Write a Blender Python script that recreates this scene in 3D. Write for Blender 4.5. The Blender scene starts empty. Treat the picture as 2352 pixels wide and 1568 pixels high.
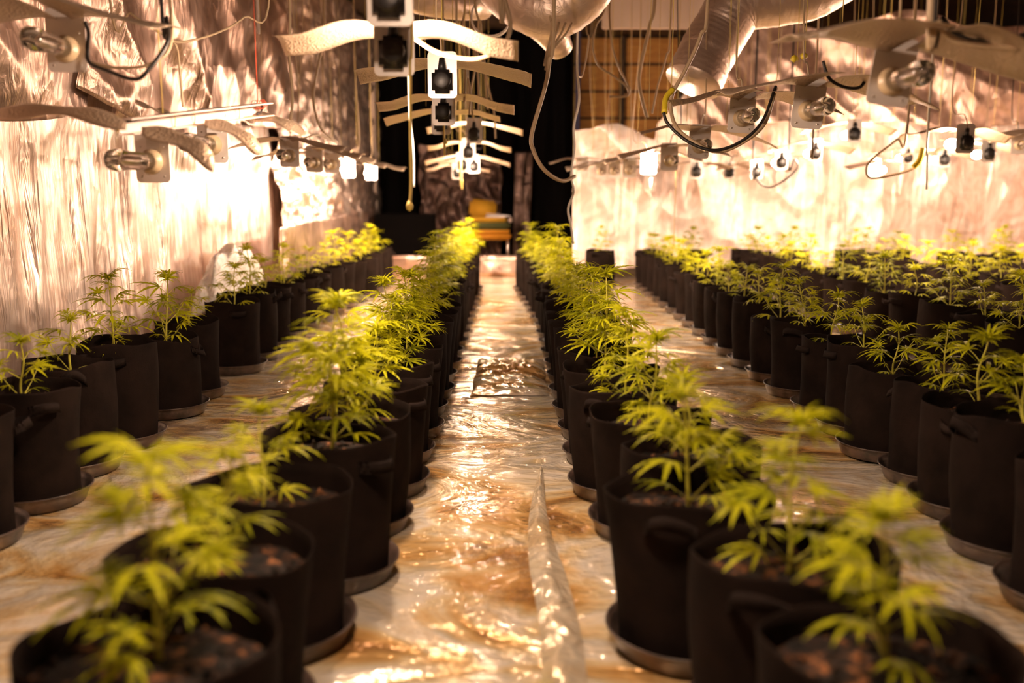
import bpy, bmesh, math, random
from mathutils import Vector, Matrix, noise, Euler
R = math.radians
rnd = random.Random(7)
scn = bpy.context.scene
COL = scn.collection

# ------------------------------------------------------------------ camera
PITCH = R(9.14); F = 2200.0; CZ = 1.0
cam_d = bpy.data.cameras.new('camera'); cam = bpy.data.objects.new('camera', cam_d); COL.objects.link(cam)
cam_d.sensor_width = 36; cam_d.lens = 36 * F / 2352
cam.location = (0, 0, CZ); cam.rotation_euler = (R(90) - PITCH, 0, 0)
cam_d.clip_start = .05; cam_d.clip_end = 60
cam_d.dof.use_dof = True; cam_d.dof.focus_distance = 3.9; cam_d.dof.aperture_fstop = 1.5
scn.camera = cam
# ------------------------------------------------------------------ world, exposure
w = bpy.data.worlds.new('world'); scn.world = w; w.use_nodes = True
w.node_tree.nodes['Background'].inputs[0].default_value = (1, .72, .5, 1)
w.node_tree.nodes['Background'].inputs[1].default_value = .012
LAMP_POWER = 540.0
LAMP_COL = (1, .70, .50)
scn.view_settings.view_transform = 'Standard'; scn.view_settings.look = 'None'
scn.view_settings.gamma = 1; scn.view_settings.use_curve_mapping = False
scn.view_settings.exposure = 0.08
cy = scn.cycles
cy.max_bounces = 7; cy.diffuse_bounces = 3; cy.glossy_bounces = 4; cy.transmission_bounces = 6; cy.transparent_max_bounces = 4
cy.caustics_refractive = False; cy.sample_clamp_indirect = 12; cy.use_denoising = True; cy.use_adaptive_sampling = True; cy.adaptive_threshold = .035

CP, SP = math.cos(PITCH), math.sin(PITCH)
def ray(px, py):
    a = (px - 1176) / F; b = (784 - py) / F
    return Vector((a, CP + b * SP, -SP + b * CP))
def P(px, py, D):                     # photo pixel at distance D -> point in the room
    d = ray(px, py); return Vector((0, 0, CZ)) + d * (D / d.y)

# ------------------------------------------------------------------ materials
def mat(name, base=(.8, .8, .8), rough=.5, metal=0.0, emit=None, es=0, spec=None):
    m = bpy.data.materials.new(name); m.use_nodes = True
    b = m.node_tree.nodes['Principled BSDF']
    b.inputs['Base Color'].default_value = (*base, 1); b.inputs['Roughness'].default_value = rough
    b.inputs['Metallic'].default_value = metal
    if spec is not None: b.inputs['Specular IOR Level'].default_value = spec
    if emit: b.inputs['Emission Color'].default_value = (*emit, 1); b.inputs['Emission Strength'].default_value = es
    return m
def N(m, t, **k):
    n = m.node_tree.nodes.new(t)
    for a, v in k.items(): setattr(n, a, v)
    return n
def L(m, a, b): m.node_tree.links.new(a, b)
def bsdf(m): return m.node_tree.nodes['Principled BSDF']
def coords(m, scale=(1, 1, 1), rot=(0, 0, 0)):
    tc = N(m, 'ShaderNodeTexCoord'); mp = N(m, 'ShaderNodeMapping')
    mp.inputs['Scale'].default_value = scale; mp.inputs['Rotation'].default_value = rot
    L(m, tc.outputs['Object'], mp.inputs['Vector']); return mp.outputs[0]
def noise_n(m, vec, scale, detail=4, rough=.55, dist=0.0, kind='FBM'):
    n = N(m, 'ShaderNodeTexNoise'); n.noise_type = kind
    n.inputs['Scale'].default_value = scale; n.inputs['Detail'].default_value = detail
    n.inputs['Roughness'].default_value = rough; n.inputs['Distortion'].default_value = dist
    if vec is not None: L(m, vec, n.inputs['Vector'])
    return n.outputs[0]
def ramp(m, fac, stops):
    r = N(m, 'ShaderNodeValToRGB'); e = r.color_ramp.elements
    e[0].position, e[0].color = stops[0][0], (*stops[0][1], 1)
    e[1].position, e[1].color = stops[-1][0], (*stops[-1][1], 1)
    for p, c in stops[1:-1]:
        x = e.new(p); x.color = (*c, 1)
    L(m, fac, r.inputs[0]); return r.outputs[0]
def bump(m, h, strength, dist, prev=None):
    b = N(m, 'ShaderNodeBump'); b.inputs['Strength'].default_value = strength; b.inputs['Distance'].default_value = dist
    L(m, h, b.inputs['Height'])
    if prev: L(m, prev, b.inputs['Normal'])
    return b.outputs[0]

def foil(name, stretch, c0, c1, rough=.3, crumple=.5, metal=.9, facet=2.6, fstr=.5):
    m = mat(name, rough=rough, metal=metal); b = bsdf(m)
    v = coords(m, stretch); v2 = coords(m)
    n1 = noise_n(m, v, 3.2, 4, .55, 1.0); n2 = noise_n(m, v2, 3.4, 4, .6, 1.2); n3 = noise_n(m, v2, 160, 2)
    # warp the facet coordinates a little, then take two voronoi layers: straight creases between flat facets
    nv = N(m, 'ShaderNodeTexNoise'); nv.inputs['Scale'].default_value = 2.0; L(m, v2, nv.inputs['Vector'])
    wa = N(m, 'ShaderNodeVectorMath', operation='MULTIPLY_ADD'); wa.inputs[1].default_value = (.35,) * 3
    L(m, nv.outputs['Color'], wa.inputs[0]); L(m, coords(m, (1, 1, .62)), wa.inputs[2])
    fs = []
    for sc in (facet, facet * 3.3):
        vo = N(m, 'ShaderNodeTexVoronoi'); vo.inputs['Scale'].default_value = sc; L(m, wa.outputs[0], vo.inputs['Vector']); fs.append(vo.outputs['Distance'])
    L(m, ramp(m, n2, [(.3, c0), (.62, c1)]), b.inputs['Base Color'])
    nb = bump(m, fs[0], fstr, .16 / facet); nb = bump(m, fs[1], fstr, .12 / facet / 3.3, nb)
    nb = bump(m, n1, .8, .05 * crumple, nb); nb = bump(m, n3, .15, .001, nb)
    L(m, nb, b.inputs['Normal'])
    mr = N(m, 'ShaderNodeMapRange'); mr.inputs['To Min'].default_value = rough * .7; mr.inputs['To Max'].default_value = rough * 1.4
    L(m, n2, mr.inputs[0]); L(m, mr.outputs[0], b.inputs['Roughness'])
    return m
M = {}
M['foil_left'] = foil('foil_left', (4.2, 4.2, .30), (.66, .47, .38), (.93, .80, .73), .36, .7, .75, facet=1.6, fstr=.35)
M['foil_drape'] = foil('foil_drape', (5, 5, .8), (.34, .23, .18), (.68, .50, .42), .30, .30, facet=1.5, fstr=1.0)  # darker foil; on the upper walls its tone stands in for shade
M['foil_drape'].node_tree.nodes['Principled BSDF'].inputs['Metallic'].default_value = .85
M['foil_back'] = foil('foil_back', (3.2, 3.2, .4), (.62, .44, .36), (.93, .83, .77), .46, .5, .6, facet=1.3, fstr=.7)
M['foil_crumple'] = foil('foil_crumple', (3, 3, 3), (.50, .36, .29), (.90, .76, .68), .32, .7, facet=4.5, fstr=1)
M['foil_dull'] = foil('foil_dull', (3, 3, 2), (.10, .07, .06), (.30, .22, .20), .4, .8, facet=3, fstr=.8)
# floor : wet foil sheet with brown stains
m = M['floor'] = mat('floor_sheet', rough=.25, metal=.35); b = bsdf(m)
v = coords(m, (1.0, 1.6, 1)); v2 = coords(m)
na = noise_n(m, v, 1.25, 5, .5, 2.6); nb_ = noise_n(m, v2, 2.3, 6, .7, .9); nc = noise_n(m, v, 7, 4, .6, .8); nd = noise_n(m, v2, 70, 3, .7)
c1 = ramp(m, na, [(.28, (.30, .14, .04)), (.38, (.80, .50, .19)), (.46, (.94, .76, .46)), (.55, (.98, .92, .80)), (.68, (.92, .74, .46))])
c2 = ramp(m, nb_, [(.33, (.20, .10, .04)), (.41, (.80, .64, .42)), (.52, (1, 1, 1))])
mx = N(m, 'ShaderNodeMix'); mx.data_type = 'RGBA'; mx.blend_type = 'MULTIPLY'; mx.inputs[0].default_value = .75
L(m, c1, mx.inputs[6]); L(m, c2, mx.inputs[7]); L(m, mx.outputs[2], b.inputs['Base Color'])
q = bump(m, na, .9, .07); q = bump(m, nc, .7, .016, q); q = bump(m, nd, .1, .0015, q); L(m, q, b.inputs['Normal'])
mr = N(m, 'ShaderNodeMapRange'); mr.inputs['From Min'].default_value = .35; mr.inputs['From Max'].default_value = .65
mr.inputs['To Min'].default_value = .30; mr.inputs['To Max'].default_value = .06
L(m, nb_, mr.inputs[0]); L(m, mr.outputs[0], b.inputs['Roughness'])
b.inputs['Coat Weight'].default_value = .6; b.inputs['Coat Roughness'].default_value = .07; b.inputs['Coat IOR'].default_value = 1.6
L(m, bump(m, noise_n(m, coords(m, (1, 1.5, 1)), 5, 3, .5, 1.0), .5, .014, bump(m, na, .5, .035)), b.inputs['Coat Normal'])   # the film of water
# fabric
def fabric(name, c, c2):
    m = mat(name, c, 1.0, spec=.06); b = bsdf(m); v = coords(m)
    n = noise_n(m, v, 7, 4, .6); n2 = noise_n(m, v, 260, 2)
    L(m, ramp(m, n, [(.35, c), (.7, c2)]), b.inputs['Base Color']); L(m, bump(m, n2, .35, .002, bump(m, n, .4, .01)), b.inputs['Normal'])
    b.inputs['Sheen Weight'].default_value = .0; b.inputs['Sheen Roughness'].default_value = .5
    return m
M['fabric'] = fabric('pot_fabric', (.009, .0062, .0052), (.019, .012, .0098))
M['handle'] = fabric('handle_fabric', (.012, .009, .008), (.028, .020, .018))
M['saucer'] = mat('saucer_plastic', (.045, .032, .026), .38); m = M['saucer']; v = coords(m)
n = noise_n(m, v, 18, 5, .7); L(m, ramp(m, n, [(.4, (.035, .025, .02)), (.62, (.10, .066, .052))]), bsdf(m).inputs['Base Color'])
m = M['soil'] = mat('soil', rough=.9); v = coords(m); n = noise_n(m, v, 38, 3, .7)
L(m, ramp(m, n, [(.47, (.004, .002, .001)), (.56, (.03, .011, .004)), (.68, (.30, .12, .04))]), bsdf(m).inputs['Base Color'])
L(m, bump(m, n, .8, .01), bsdf(m).inputs['Normal'])
def leafmat(name, c, c2, tr):
    m = mat(name, c, .45, spec=.2); b = bsdf(m); nt = m.node_tree
    oi = N(m, 'ShaderNodeObjectInfo'); n = noise_n(m, coords(m), 3.0, 2)
    ad = N(m, 'ShaderNodeMath', operation='ADD'); L(m, oi.outputs['Random'], ad.inputs[0]); L(m, n, ad.inputs[1])
    hv = N(m, 'ShaderNodeMath', operation='MULTIPLY'); hv.inputs[1].default_value = .6; L(m, ad.outputs[0], hv.inputs[0])
    col = ramp(m, hv.outputs[0], [(.15, c), (.62, c2)]); L(m, col, b.inputs['Base Color'])
    t = N(m, 'ShaderNodeBsdfTranslucent'); L(m, col, t.inputs[0])
    ms = N(m, 'ShaderNodeMixShader'); ms.inputs[0].default_value = tr
    out = nt.nodes['Material Output']; L(m, b.outputs[0], ms.inputs[1]); L(m, t.outputs[0], ms.inputs[2]); L(m, ms.outputs[0], out.inputs[0])
    return m
M['leaf'] = leafmat('leaf', (.10, .135, .005), (.63, .645, .014), .38)
M['stem'] = mat('stem', (.55, .52, .06), .5)
M['plate'] = mat('lamp_plate', (.80, .74, .70), .35, .3)
M['black'] = mat('black_plastic', (.012, .010, .010), .42)
M['void'] = mat('black_sheet', (.0025, .002, .002), .8, spec=.05)
M['ceramic'] = mat('ceramic', (.55, .42, .26), .4)
M['metal'] = mat('bare_metal', (.78, .72, .68), .28, 1)
m = M['wing'] = mat('dimpled_aluminium', (.52, .40, .29), .40, .85); v = coords(m)
vo = N(m, 'ShaderNodeTexVoronoi'); vo.inputs['Scale'].default_value = 130; L(m, v, vo.inputs['Vector'])
L(m, bump(m, noise_n(m, v, 12, 4), .35, .01, bump(m, vo.outputs['Distance'], .9, .004)), bsdf(m).inputs['Normal'])
m = M['glass'] = mat('bulb_glass', (1, 1, 1), .02); bsdf(m).inputs['Transmission Weight'].default_value = 1.0; bsdf(m).inputs['IOR'].default_value = 1.35
M['lit'] = mat('lit_bulb', (1, .9, .8), .4, emit=LAMP_COL, es=LAMP_POWER)
M['lit_small'] = mat('lit_bulb_lower_power', (1, .9, .8), .4, emit=LAMP_COL, es=LAMP_POWER * .85)
M['cable_cream'] = mat('cream_cable', (.46, .34, .21), .5)
M['cable_black'] = mat('black_cable', (.015, .012, .011), .45)
M['cable_white'] = mat('white_cord', (.85, .80, .72), .5)
M['string'] = mat('yellow_string', (.62, .46, .12), .6)
M['red_string'] = mat('red_string', (.35, .05, .02), .6)
M['yellow_tape'] = mat('yellow_tape', (.75, .58, .03), .4)
m = M['duct'] = mat('silver_duct', (.80, .66, .58), .42, .8); L(m, bump(m, noise_n(m, coords(m), 14, 4, .6, 1), .5, .012), bsdf(m).inputs['Normal'])
def wood(name, c, c2):
    m = mat(name, rough=.6); v = coords(m, (1, 1, 14)); n = noise_n(m, v, 3, 5, .6, .6)
    L(m, ramp(m, n, [(.3, c), (.7, c2)]), bsdf(m).inputs['Base Color']); return m
M['plank'] = wood('plank_wood', (.55, .24, .06), (.85, .46, .13))
M['dark_wood'] = wood('dark_wood', (.05, .03, .02), (.10, .06, .035))
M['post'] = wood('post_wood', (.50, .40, .34), (.66, .55, .48))
M['yellow_pad'] = mat('yellow_pad', (.75, .42, .03), .8)
M['orange_pad'] = mat('orange_pad', (.70, .30, .02), .7)
M['green_pad'] = mat('green_pad', (.09, .10, .03), .8)
M['paper'] = mat('paper', (.85, .83, .88), .6)
m = M['bag'] = mat('white_plastic', (.92, .86, .80), .35); bsdf(m).inputs['Subsurface Weight'].default_value = .15
L(m, bump(m, noise_n(m, coords(m), 7, 5, .6, 1), .8, .04), bsdf(m).inputs['Normal'])
M['panel'] = mat('pale_panel', (.62, .50, .44), .55)
M['blue'] = mat('blue_post_paint', (.03, .03, .09), .5)
m = M['strip'] = foil('clear_strip', (3, 3, 3), (.78, .56, .30), (.98, .88, .70), .16, .8, .5, facet=9)

# ------------------------------------------------------------------ helpers
def tag(o, label=None, cat=None, group=None, kind=None):
    if label: o['label'] = label
    if cat: o['category'] = cat
    if group: o['group'] = group
    if kind: o['kind'] = kind
    return o
def mobj(name, me, parent=None, loc=None, rot=None, scale=None):
    o = bpy.data.objects.new(name, me); COL.objects.link(o)
    if parent: o.parent = parent
    if loc is not None: o.location = loc
    if rot is not None: o.rotation_euler = rot
    if scale is not None: o.scale = (scale,) * 3 if isinstance(scale, (int, float)) else scale
    return o
def empty(name, loc=(0, 0, 0), rz=0):
    o = bpy.data.objects.new(name, None); COL.objects.link(o); o.location = loc; o.rotation_euler = (0, 0, rz); o.empty_display_size = .05
    return o
def mesh(name, vs, fs, m, smooth=True):
    me = bpy.data.meshes.new(name); me.from_pydata([tuple(v) for v in vs], [], fs); me.materials.append(m)
    if smooth: me.shade_smooth()
    me.update(); return me
class MB:
    def __init__(s): s.v = []; s.f = []
    def add(s, vs, fs, mtx=None):
        o = len(s.v)
        s.v += [mtx @ Vector(v) for v in vs] if mtx else [Vector(v) for v in vs]
        s.f += [tuple(i + o for i in f) for f in fs]
    def box(s, c, size, rot=None, bev=0):
        x, y, z = (k / 2 for k in size); mt = Matrix.Translation(c) @ (rot.to_4x4() if rot else Matrix())
        b = min(bev, x * .9, y * .9, z * .9)
        if b <= 0:
            vs = [(i, j, k) for i in (-x, x) for j in (-y, y) for k in (-z, z)]
            fs = [(0, 1, 3, 2), (4, 6, 7, 5), (0, 4, 5, 1), (2, 3, 7, 6), (0, 2, 6, 4), (1, 5, 7, 3)]
            s.add(vs, fs, mt); return
        bm = bmesh.new(); bmesh.ops.create_cube(bm, size=1)
        for q in bm.verts: q.co = Vector((q.co.x * 2 * x, q.co.y * 2 * y, q.co.z * 2 * z))
        bmesh.ops.bevel(bm, geom=bm.edges[:], offset=b, segments=2, affect='EDGES')
        bm.verts.index_update(); s.add([q.co.copy() for q in bm.verts], [tuple(q.index for q in f.verts) for f in bm.faces], mt); bm.free()
    def lathe(s, prof, n=24, mtx=None, cap=True, wob=None):
        vs = []; fs = []
        for i, (r, z) in enumerate(prof):
            for k in range(n):
                a = 2 * math.pi * k / n; rr = r * (wob(a, i) if wob else 1); vs.append((rr * math.cos(a), rr * math.sin(a), z))
        for i in range(len(prof) - 1):
            for k in range(n):
                a, b2 = i * n + k, i * n + (k + 1) % n; fs.append((a, b2, b2 + n, a + n))
        if cap: fs.append(tuple(range(n))[::-1]); fs.append(tuple((len(prof) - 1) * n + k for k in range(n)))
        s.add(vs, fs, mtx)
    def tube(s, pts, r, n=6, radf=None):
        pts = [Vector(p) for p in pts]; vs = []; fs = []; up = Vector((.13, .2, .97)); prev = None
        for i, p in enumerate(pts):
            t = (pts[min(i + 1, len(pts) - 1)] - pts[max(i - 1, 0)]).normalized()
            if prev is None:
                a = t.cross(up)
                if a.length < .2: a = t.cross(Vector((1, 0, 0)))
            else: a = prev - t * prev.dot(t)
            if a.length < 1e-6: a = t.orthogonal()
            a.normalize(); prev = a; b = t.cross(a)
            rr = radf(i / (len(pts) - 1)) * r if radf else r
            for k in range(n):
                an = 2 * math.pi * k / n; vs.append(p + (a * math.cos(an) + b * math.sin(an)) * rr)
        for i in range(len(pts) - 1):
            for k in range(n):
                a, b2 = i * n + k, i * n + (k + 1) % n; fs.append((a, a + n, b2 + n, b2))
        fs.append(tuple(range(n))); fs.append(tuple((len(pts) - 1) * n + k for k in range(n))[::-1])
        s.add(vs, fs)
    def mesh(s, name, m, smooth=True): return mesh(name, s.v, s.f, m, smooth)
    def build(s, name, m, parent=None, smooth=True, **k): return mobj(name, s.mesh(name, m, smooth), parent, **k)
def smooth_pts(pts, k=6):                      # catmull-rom
    pts = [Vector(p) for p in pts]
    if len(pts) < 3: return pts
    q = [pts[0] * 2 - pts[1]] + pts + [pts[-1] * 2 - pts[-2]]; out = []
    for i in range(1, len(q) - 2):
        a, b, c, d = q[i - 1:i + 3]
        for j in range(k):
            t = j / k
            out.append(.5 * ((2 * b) + (c - a) * t + (2 * a - 5 * b + 4 * c - d) * t * t + (3 * b - a - 3 * c + d) * t ** 3))
    out.append(pts[-1]); return out
def nz(x, y, z=0.0): return noise.noise(Vector((x, y, z)))
def ridg(x, y, z=0.0): return 1 - 2 * abs(nz(x, y, z))
def sheet(name, m, nu, nv, fn, parent=None, thick=.003):
    vs = [fn(i / nu, j / nv) for j in range(nv + 1) for i in range(nu + 1)]
    fs = [(j * (nu + 1) + i, j * (nu + 1) + i + 1, (j + 1) * (nu + 1) + i + 1, (j + 1) * (nu + 1) + i) for j in range(nv) for i in range(nu)]
    o = mobj(name, mesh(name, vs, fs, m), parent)
    if thick:
        md = o.modifiers.new('thickness', 'SOLIDIFY'); md.thickness = thick
    return o

# ================================================================== THE SETTING
WX = -2.05; EX = 6.3; CEIL = 3.05; BY = 10.55
fl = sheet('floor', M['floor'], 300, 380, lambda u, v: (-2.3 + u * 8.9, -1.6 + v * 16.1,
     -.004 + .004 * ridg(u * 14, v * 60, 1) + .0025 * nz(u * 50, v * 120, 5)), thick=0)
tag(fl, kind='structure')
# left foil wall: vertical pleats below, billowing drapes above
def lw(u, v):
    y = -1.4 + u * 14.6; z = v * CEIL
    low = max(0, min(1, (1.45 - z) / .35))
    d = .035 * ridg(y * 4.3 + .5 * nz(z * 1.5, y), z * .35, 1) * low + .012 * ridg(y * 14 + z * .9, z * .6, 4) * low
    d += (1 - low) * (.11 * ridg(y * .75 + z * .8, z * .9 - y * .25, 7) - .04 + .03 * ridg(y * 2.1 - z * 1.6, z * 2.4, 3))
    d += .012 * nz(y * 3, z * 3, 9)
    return (WX + .0 + d, y, z)
tag(sheet('wall_left', M['foil_left'], 900, 130, lw, thick=0), kind='structure')
def rw(u, v):
    y = -1.4 + u * (BY + 1.6); z = v * CEIL
    return (EX - .05 * ridg(y * 1.9, z * .5, 2), y, z)
tag(sheet('wall_right', M['foil_back'], 200, 30, rw, thick=0), kind='structure')
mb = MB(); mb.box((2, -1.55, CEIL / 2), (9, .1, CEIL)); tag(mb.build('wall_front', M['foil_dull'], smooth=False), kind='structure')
mb = MB(); mb.box((2, 6.4, CEIL + .05), (9, 16.4, .1)); tag(mb.build('ceiling', M['dark_wood'], smooth=False), kind='structure')
# wooden back wall, planks as pieces
WB = 13.6
mb = MB(); mb.box((2, WB + .1, CEIL / 2), (9, .1, CEIL)); wbk = tag(mb.build('wall_back', M['dark_wood'], smooth=False), kind='structure')
pm = {}
for wd in (.62, .72, .55):
    q = MB(); q.box((0, 0, 0), (wd, .03, .33), bev=.008); pm[wd] = q.mesh('plank', M['plank'], False)
xx = .86
for ci, wd in enumerate((.62, .72, .55, .62, .72)):
    for r_ in range(6):
        mobj('plank', pm[wd], wbk, (xx + wd / 2, WB + rnd.uniform(.0, .02), 1.04 + r_ * .362), (rnd.uniform(-.02, .02), 0, rnd.uniform(-.008, .008)))
    xx += wd + .075
for x_ in (.82, 1.51, 2.31):
    q = MB(); q.box((x_, WB - .05, CEIL / 2), (.07, .06, CEIL - .02), bev=.005); q.build('batten', M['dark_wood'], wbk, smooth=False)
q = MB(); q.box((.84, 12.6, CEIL / 2), (.06, .06, CEIL), bev=.006)
tag(q.build('blue_post', M['blue'], smooth=False), 'slim dark blue upright post beside the orange planks', 'post')
# black sheeting hung across the middle of the far end
def bc(u, v):
    x = -2.0 + u * 2.8; z = v * 3.0
    return (x, 13.0 + .10 * math.sin(x * 9 + nz(x * 2, z * .4) * 3) + .05 * nz(x * 8, z * .5, 2), z)
tag(sheet('black_curtain', M['void'], 120, 20, bc), 'black plastic sheeting hung in folds across the dark far end of the room', 'curtain')
# back foil wall (right half), hung from the ceiling with a dipping top-left corner and a short hem
def bw(u, v):
    x = .66 + u * (EX - .62)
    top = 1.66 if x < 1.55 else 1.66 + (min(1, (x - 1.55) / .8)) * .95
    if x < 1.55: top += .06 * math.sin(x * 7) - (x - .66) * .10
    top += .04 * nz(x * 5, 1)
    hem = .13 + .05 * nz(x * 3, 7) - .22 * math.exp(-((x - .87) / .03) ** 2)
    z = hem + v * (top - hem)
    s = (x - .66)
    hi = max(0, min(1, (z - 1.35) / .4))
    d = .03 + (.07 + .10 * hi) * ridg(x * 1.5 + z * .9, z * .8, 2) + .018 * ridg(x * 4.2 - z * .8, z * .8, 5) + .006 * ridg(x * 13, z * 1.2, 8)
    return (x, BY - d, z)
tag(sheet('wall_foil', M['foil_back'], 380, 130, bw, thick=.004), 'wide crumpled silver foil sheet hung as a back wall behind the right hand rows', 'foil sheet')
def bd(u, v):
    x = 1.9 + u * 4.3; z = 1.62 + .10 * nz(x * 1.2, 3) + v * (1.02 + .16 * nz(x * 1.1, 8))
    d = .16 * ridg(x * .8 + z * .9, z * .5 - x * .3, 21) + .05 * ridg(x * 2.4 + z * 2.2, z * 1.1, 5)
    return (x, BY - .42 - d, z)
tag(sheet('foil_drape', M['foil_drape'], 220, 70, bd), 'shade-toned foil drape with big diagonal folds above the bright back foil on the right', 'foil sheet')  # shade of the upper back wall put into this sheet's tone
# crumpled foil hung over the end of the left wall
def cp(u, v):
    y = 8.1 + u * 5.0; z = .30 + v * 2.7; e = 1
    d = .06 * ridg(y * 1.6, z * 2.2, 1) + .035 * ridg(y * 3.5, z * 4.5, 3) + .018 * ridg(y * 8, z * 9, 6)
    return (WX + .03 + .17 * min(1, u * 5) + d * e, y + .05 * nz(z * 3, y, 4), z)
tag(sheet('foil_sheet', M['foil_crumple'], 220, 120, cp), 'heavily crumpled foil sheet at the far end of the left wall', 'foil sheet')
# foil drapes slung along the upper left wall
def drape(name, y0, y1, z0, z1, x0, sag, seed, label, m='foil_drape', amp=.10):
    def f(u, v):
        y = y0 + u * (y1 - y0); z = z0 + v * (z1 - z0) - sag * math.sin(math.pi * u) * (1 - v * .6)
        d = x0 + amp * math.sin(math.pi * v) + amp * .7 * ridg(y * 1.1 + z * 1.7, z * 1.2, seed) + .022 * ridg(y * 2.4 - z * 2.6, z * 2.2, seed + 3)
        return (WX + d, y, z)
    return tag(sheet(name, M[m], 150, 80, f), label, 'foil sheet')
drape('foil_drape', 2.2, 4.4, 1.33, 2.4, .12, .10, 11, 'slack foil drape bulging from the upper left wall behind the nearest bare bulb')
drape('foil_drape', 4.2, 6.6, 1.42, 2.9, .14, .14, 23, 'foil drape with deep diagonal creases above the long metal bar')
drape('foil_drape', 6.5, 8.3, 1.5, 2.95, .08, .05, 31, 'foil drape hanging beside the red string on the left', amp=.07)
# a lower overlap of foil whose top edge shows as a seam
def lowf(u, v):
    y = 7.2 + u * 5.2; z = .25 + v * (.46 + .05 * nz(y * 2, 3))
    return (WX + .28 + .03 * ridg(y * 3.4, z * .8, 12) + .012 * ridg(y * 10, z, 4), y, z)
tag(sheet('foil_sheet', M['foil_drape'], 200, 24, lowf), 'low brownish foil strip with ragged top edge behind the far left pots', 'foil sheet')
# posts and boards at the far end
q = MB(); q.box((-1.80, 12.6, 1.2), (.09, .09, 2.4), bev=.006)
tag(q.build('wooden_post', M['post'], smooth=False), 'pale wooden post standing at the far end of the left foil wall', 'post')
br = empty('foil_barrier', (-.45, 10.95, 0)); tag(br, 'low foil wrapped board lying across the far end of the aisle', 'board')
def barr(u, v):
    x = -1.25 + u * 2.3; a = v * 3
    if a < 1: p = (x, -.03 - .0, .235 * a)
    elif a < 2: p = (x, -.03 + (a - 1) * .06, .235 + .01 * nz(x * 6, 2))
    else: p = (x, .03, .235 * (3 - a))
    k = .012 * nz(x * 7, a * 4); return (p[0], p[1] + k, max(.003, p[2] + k * .5))
sheet('foil_wrap', M['foil_drape'], 100, 15, barr, br)
q = MB(); q.box((-.1, 0, .115), (2.2, .03, .2)); q.build('board', M['post'], br, smooth=False)
# crumpled foil heaped / hung at the far end
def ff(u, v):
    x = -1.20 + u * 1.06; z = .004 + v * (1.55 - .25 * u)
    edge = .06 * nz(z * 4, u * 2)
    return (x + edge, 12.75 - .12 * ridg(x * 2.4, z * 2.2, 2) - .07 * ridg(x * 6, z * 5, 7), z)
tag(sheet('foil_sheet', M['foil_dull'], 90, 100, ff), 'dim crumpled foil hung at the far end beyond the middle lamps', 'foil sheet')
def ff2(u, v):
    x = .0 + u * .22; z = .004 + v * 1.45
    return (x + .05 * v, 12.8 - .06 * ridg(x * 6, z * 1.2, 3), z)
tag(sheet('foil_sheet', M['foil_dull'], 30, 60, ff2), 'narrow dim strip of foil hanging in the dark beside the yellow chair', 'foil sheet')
q = MB(); q.box((-1.30, 11.8, .34), (.72, .3, .68), bev=.01)
bx_ = tag(q.build('black_box', M['void'], smooth=False), 'black box standing in the dark left of the yellow chair', 'box')

# -------------------------------------------------- chair at the far end
ch = empty('padded_chair', (-.31, 12.1, 0)); tag(ch, 'yellow and orange padded chair at the far end of the aisle', 'chair')
q = MB(); q.box((0, 0, .46), (.56, .5, .05), bev=.01); q.build('seat_frame', M['orange_pad'], ch)
q = MB(); q.box((0, -.02, .40), (.60, .46, .08), bev=.025); q.build('front_board', M['orange_pad'], ch)
q = MB(); q.box((0, -.03, .53), (.58, .48, .09), bev=.03); q.build('seat_pad', M['green_pad'], ch)
q = MB(); q.box((0, -.02, .60), (.50, .44, .06), bev=.025); q.build('cushion', M['yellow_pad'], ch)
q = MB(); q.box((-.06, .16, .73), (.34, .09, .22), Euler((R(-14), R(5), 0)).to_matrix(), bev=.03); q.build('backrest', M['yellow_pad'], ch)
for sx in (-1, 1):
    q = MB(); q.box((sx * .29, -.02, .60), (.05, .44, .06), bev=.015); q.build('armrest', M['panel'], ch)
    for sy in (-1, 1):
        q = MB(); q.tube([(sx * .26, sy * .2, .0), (sx * .26, sy * .2, .43)], .016, 10); q.build('leg', M['metal'], ch)
q = MB()
for i in range(3): q.box((.10 + i * .02, -.1, .638 + .012 * i), (.24, .2, .010), Euler((0, R(3 * i), R(12 * i))).to_matrix())
tag(q.build('paper_stack', M['paper'], loc=(-.31, 12.1, 0), smooth=False), 'crumpled white papers lying on the yellow chair', 'papers')

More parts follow.
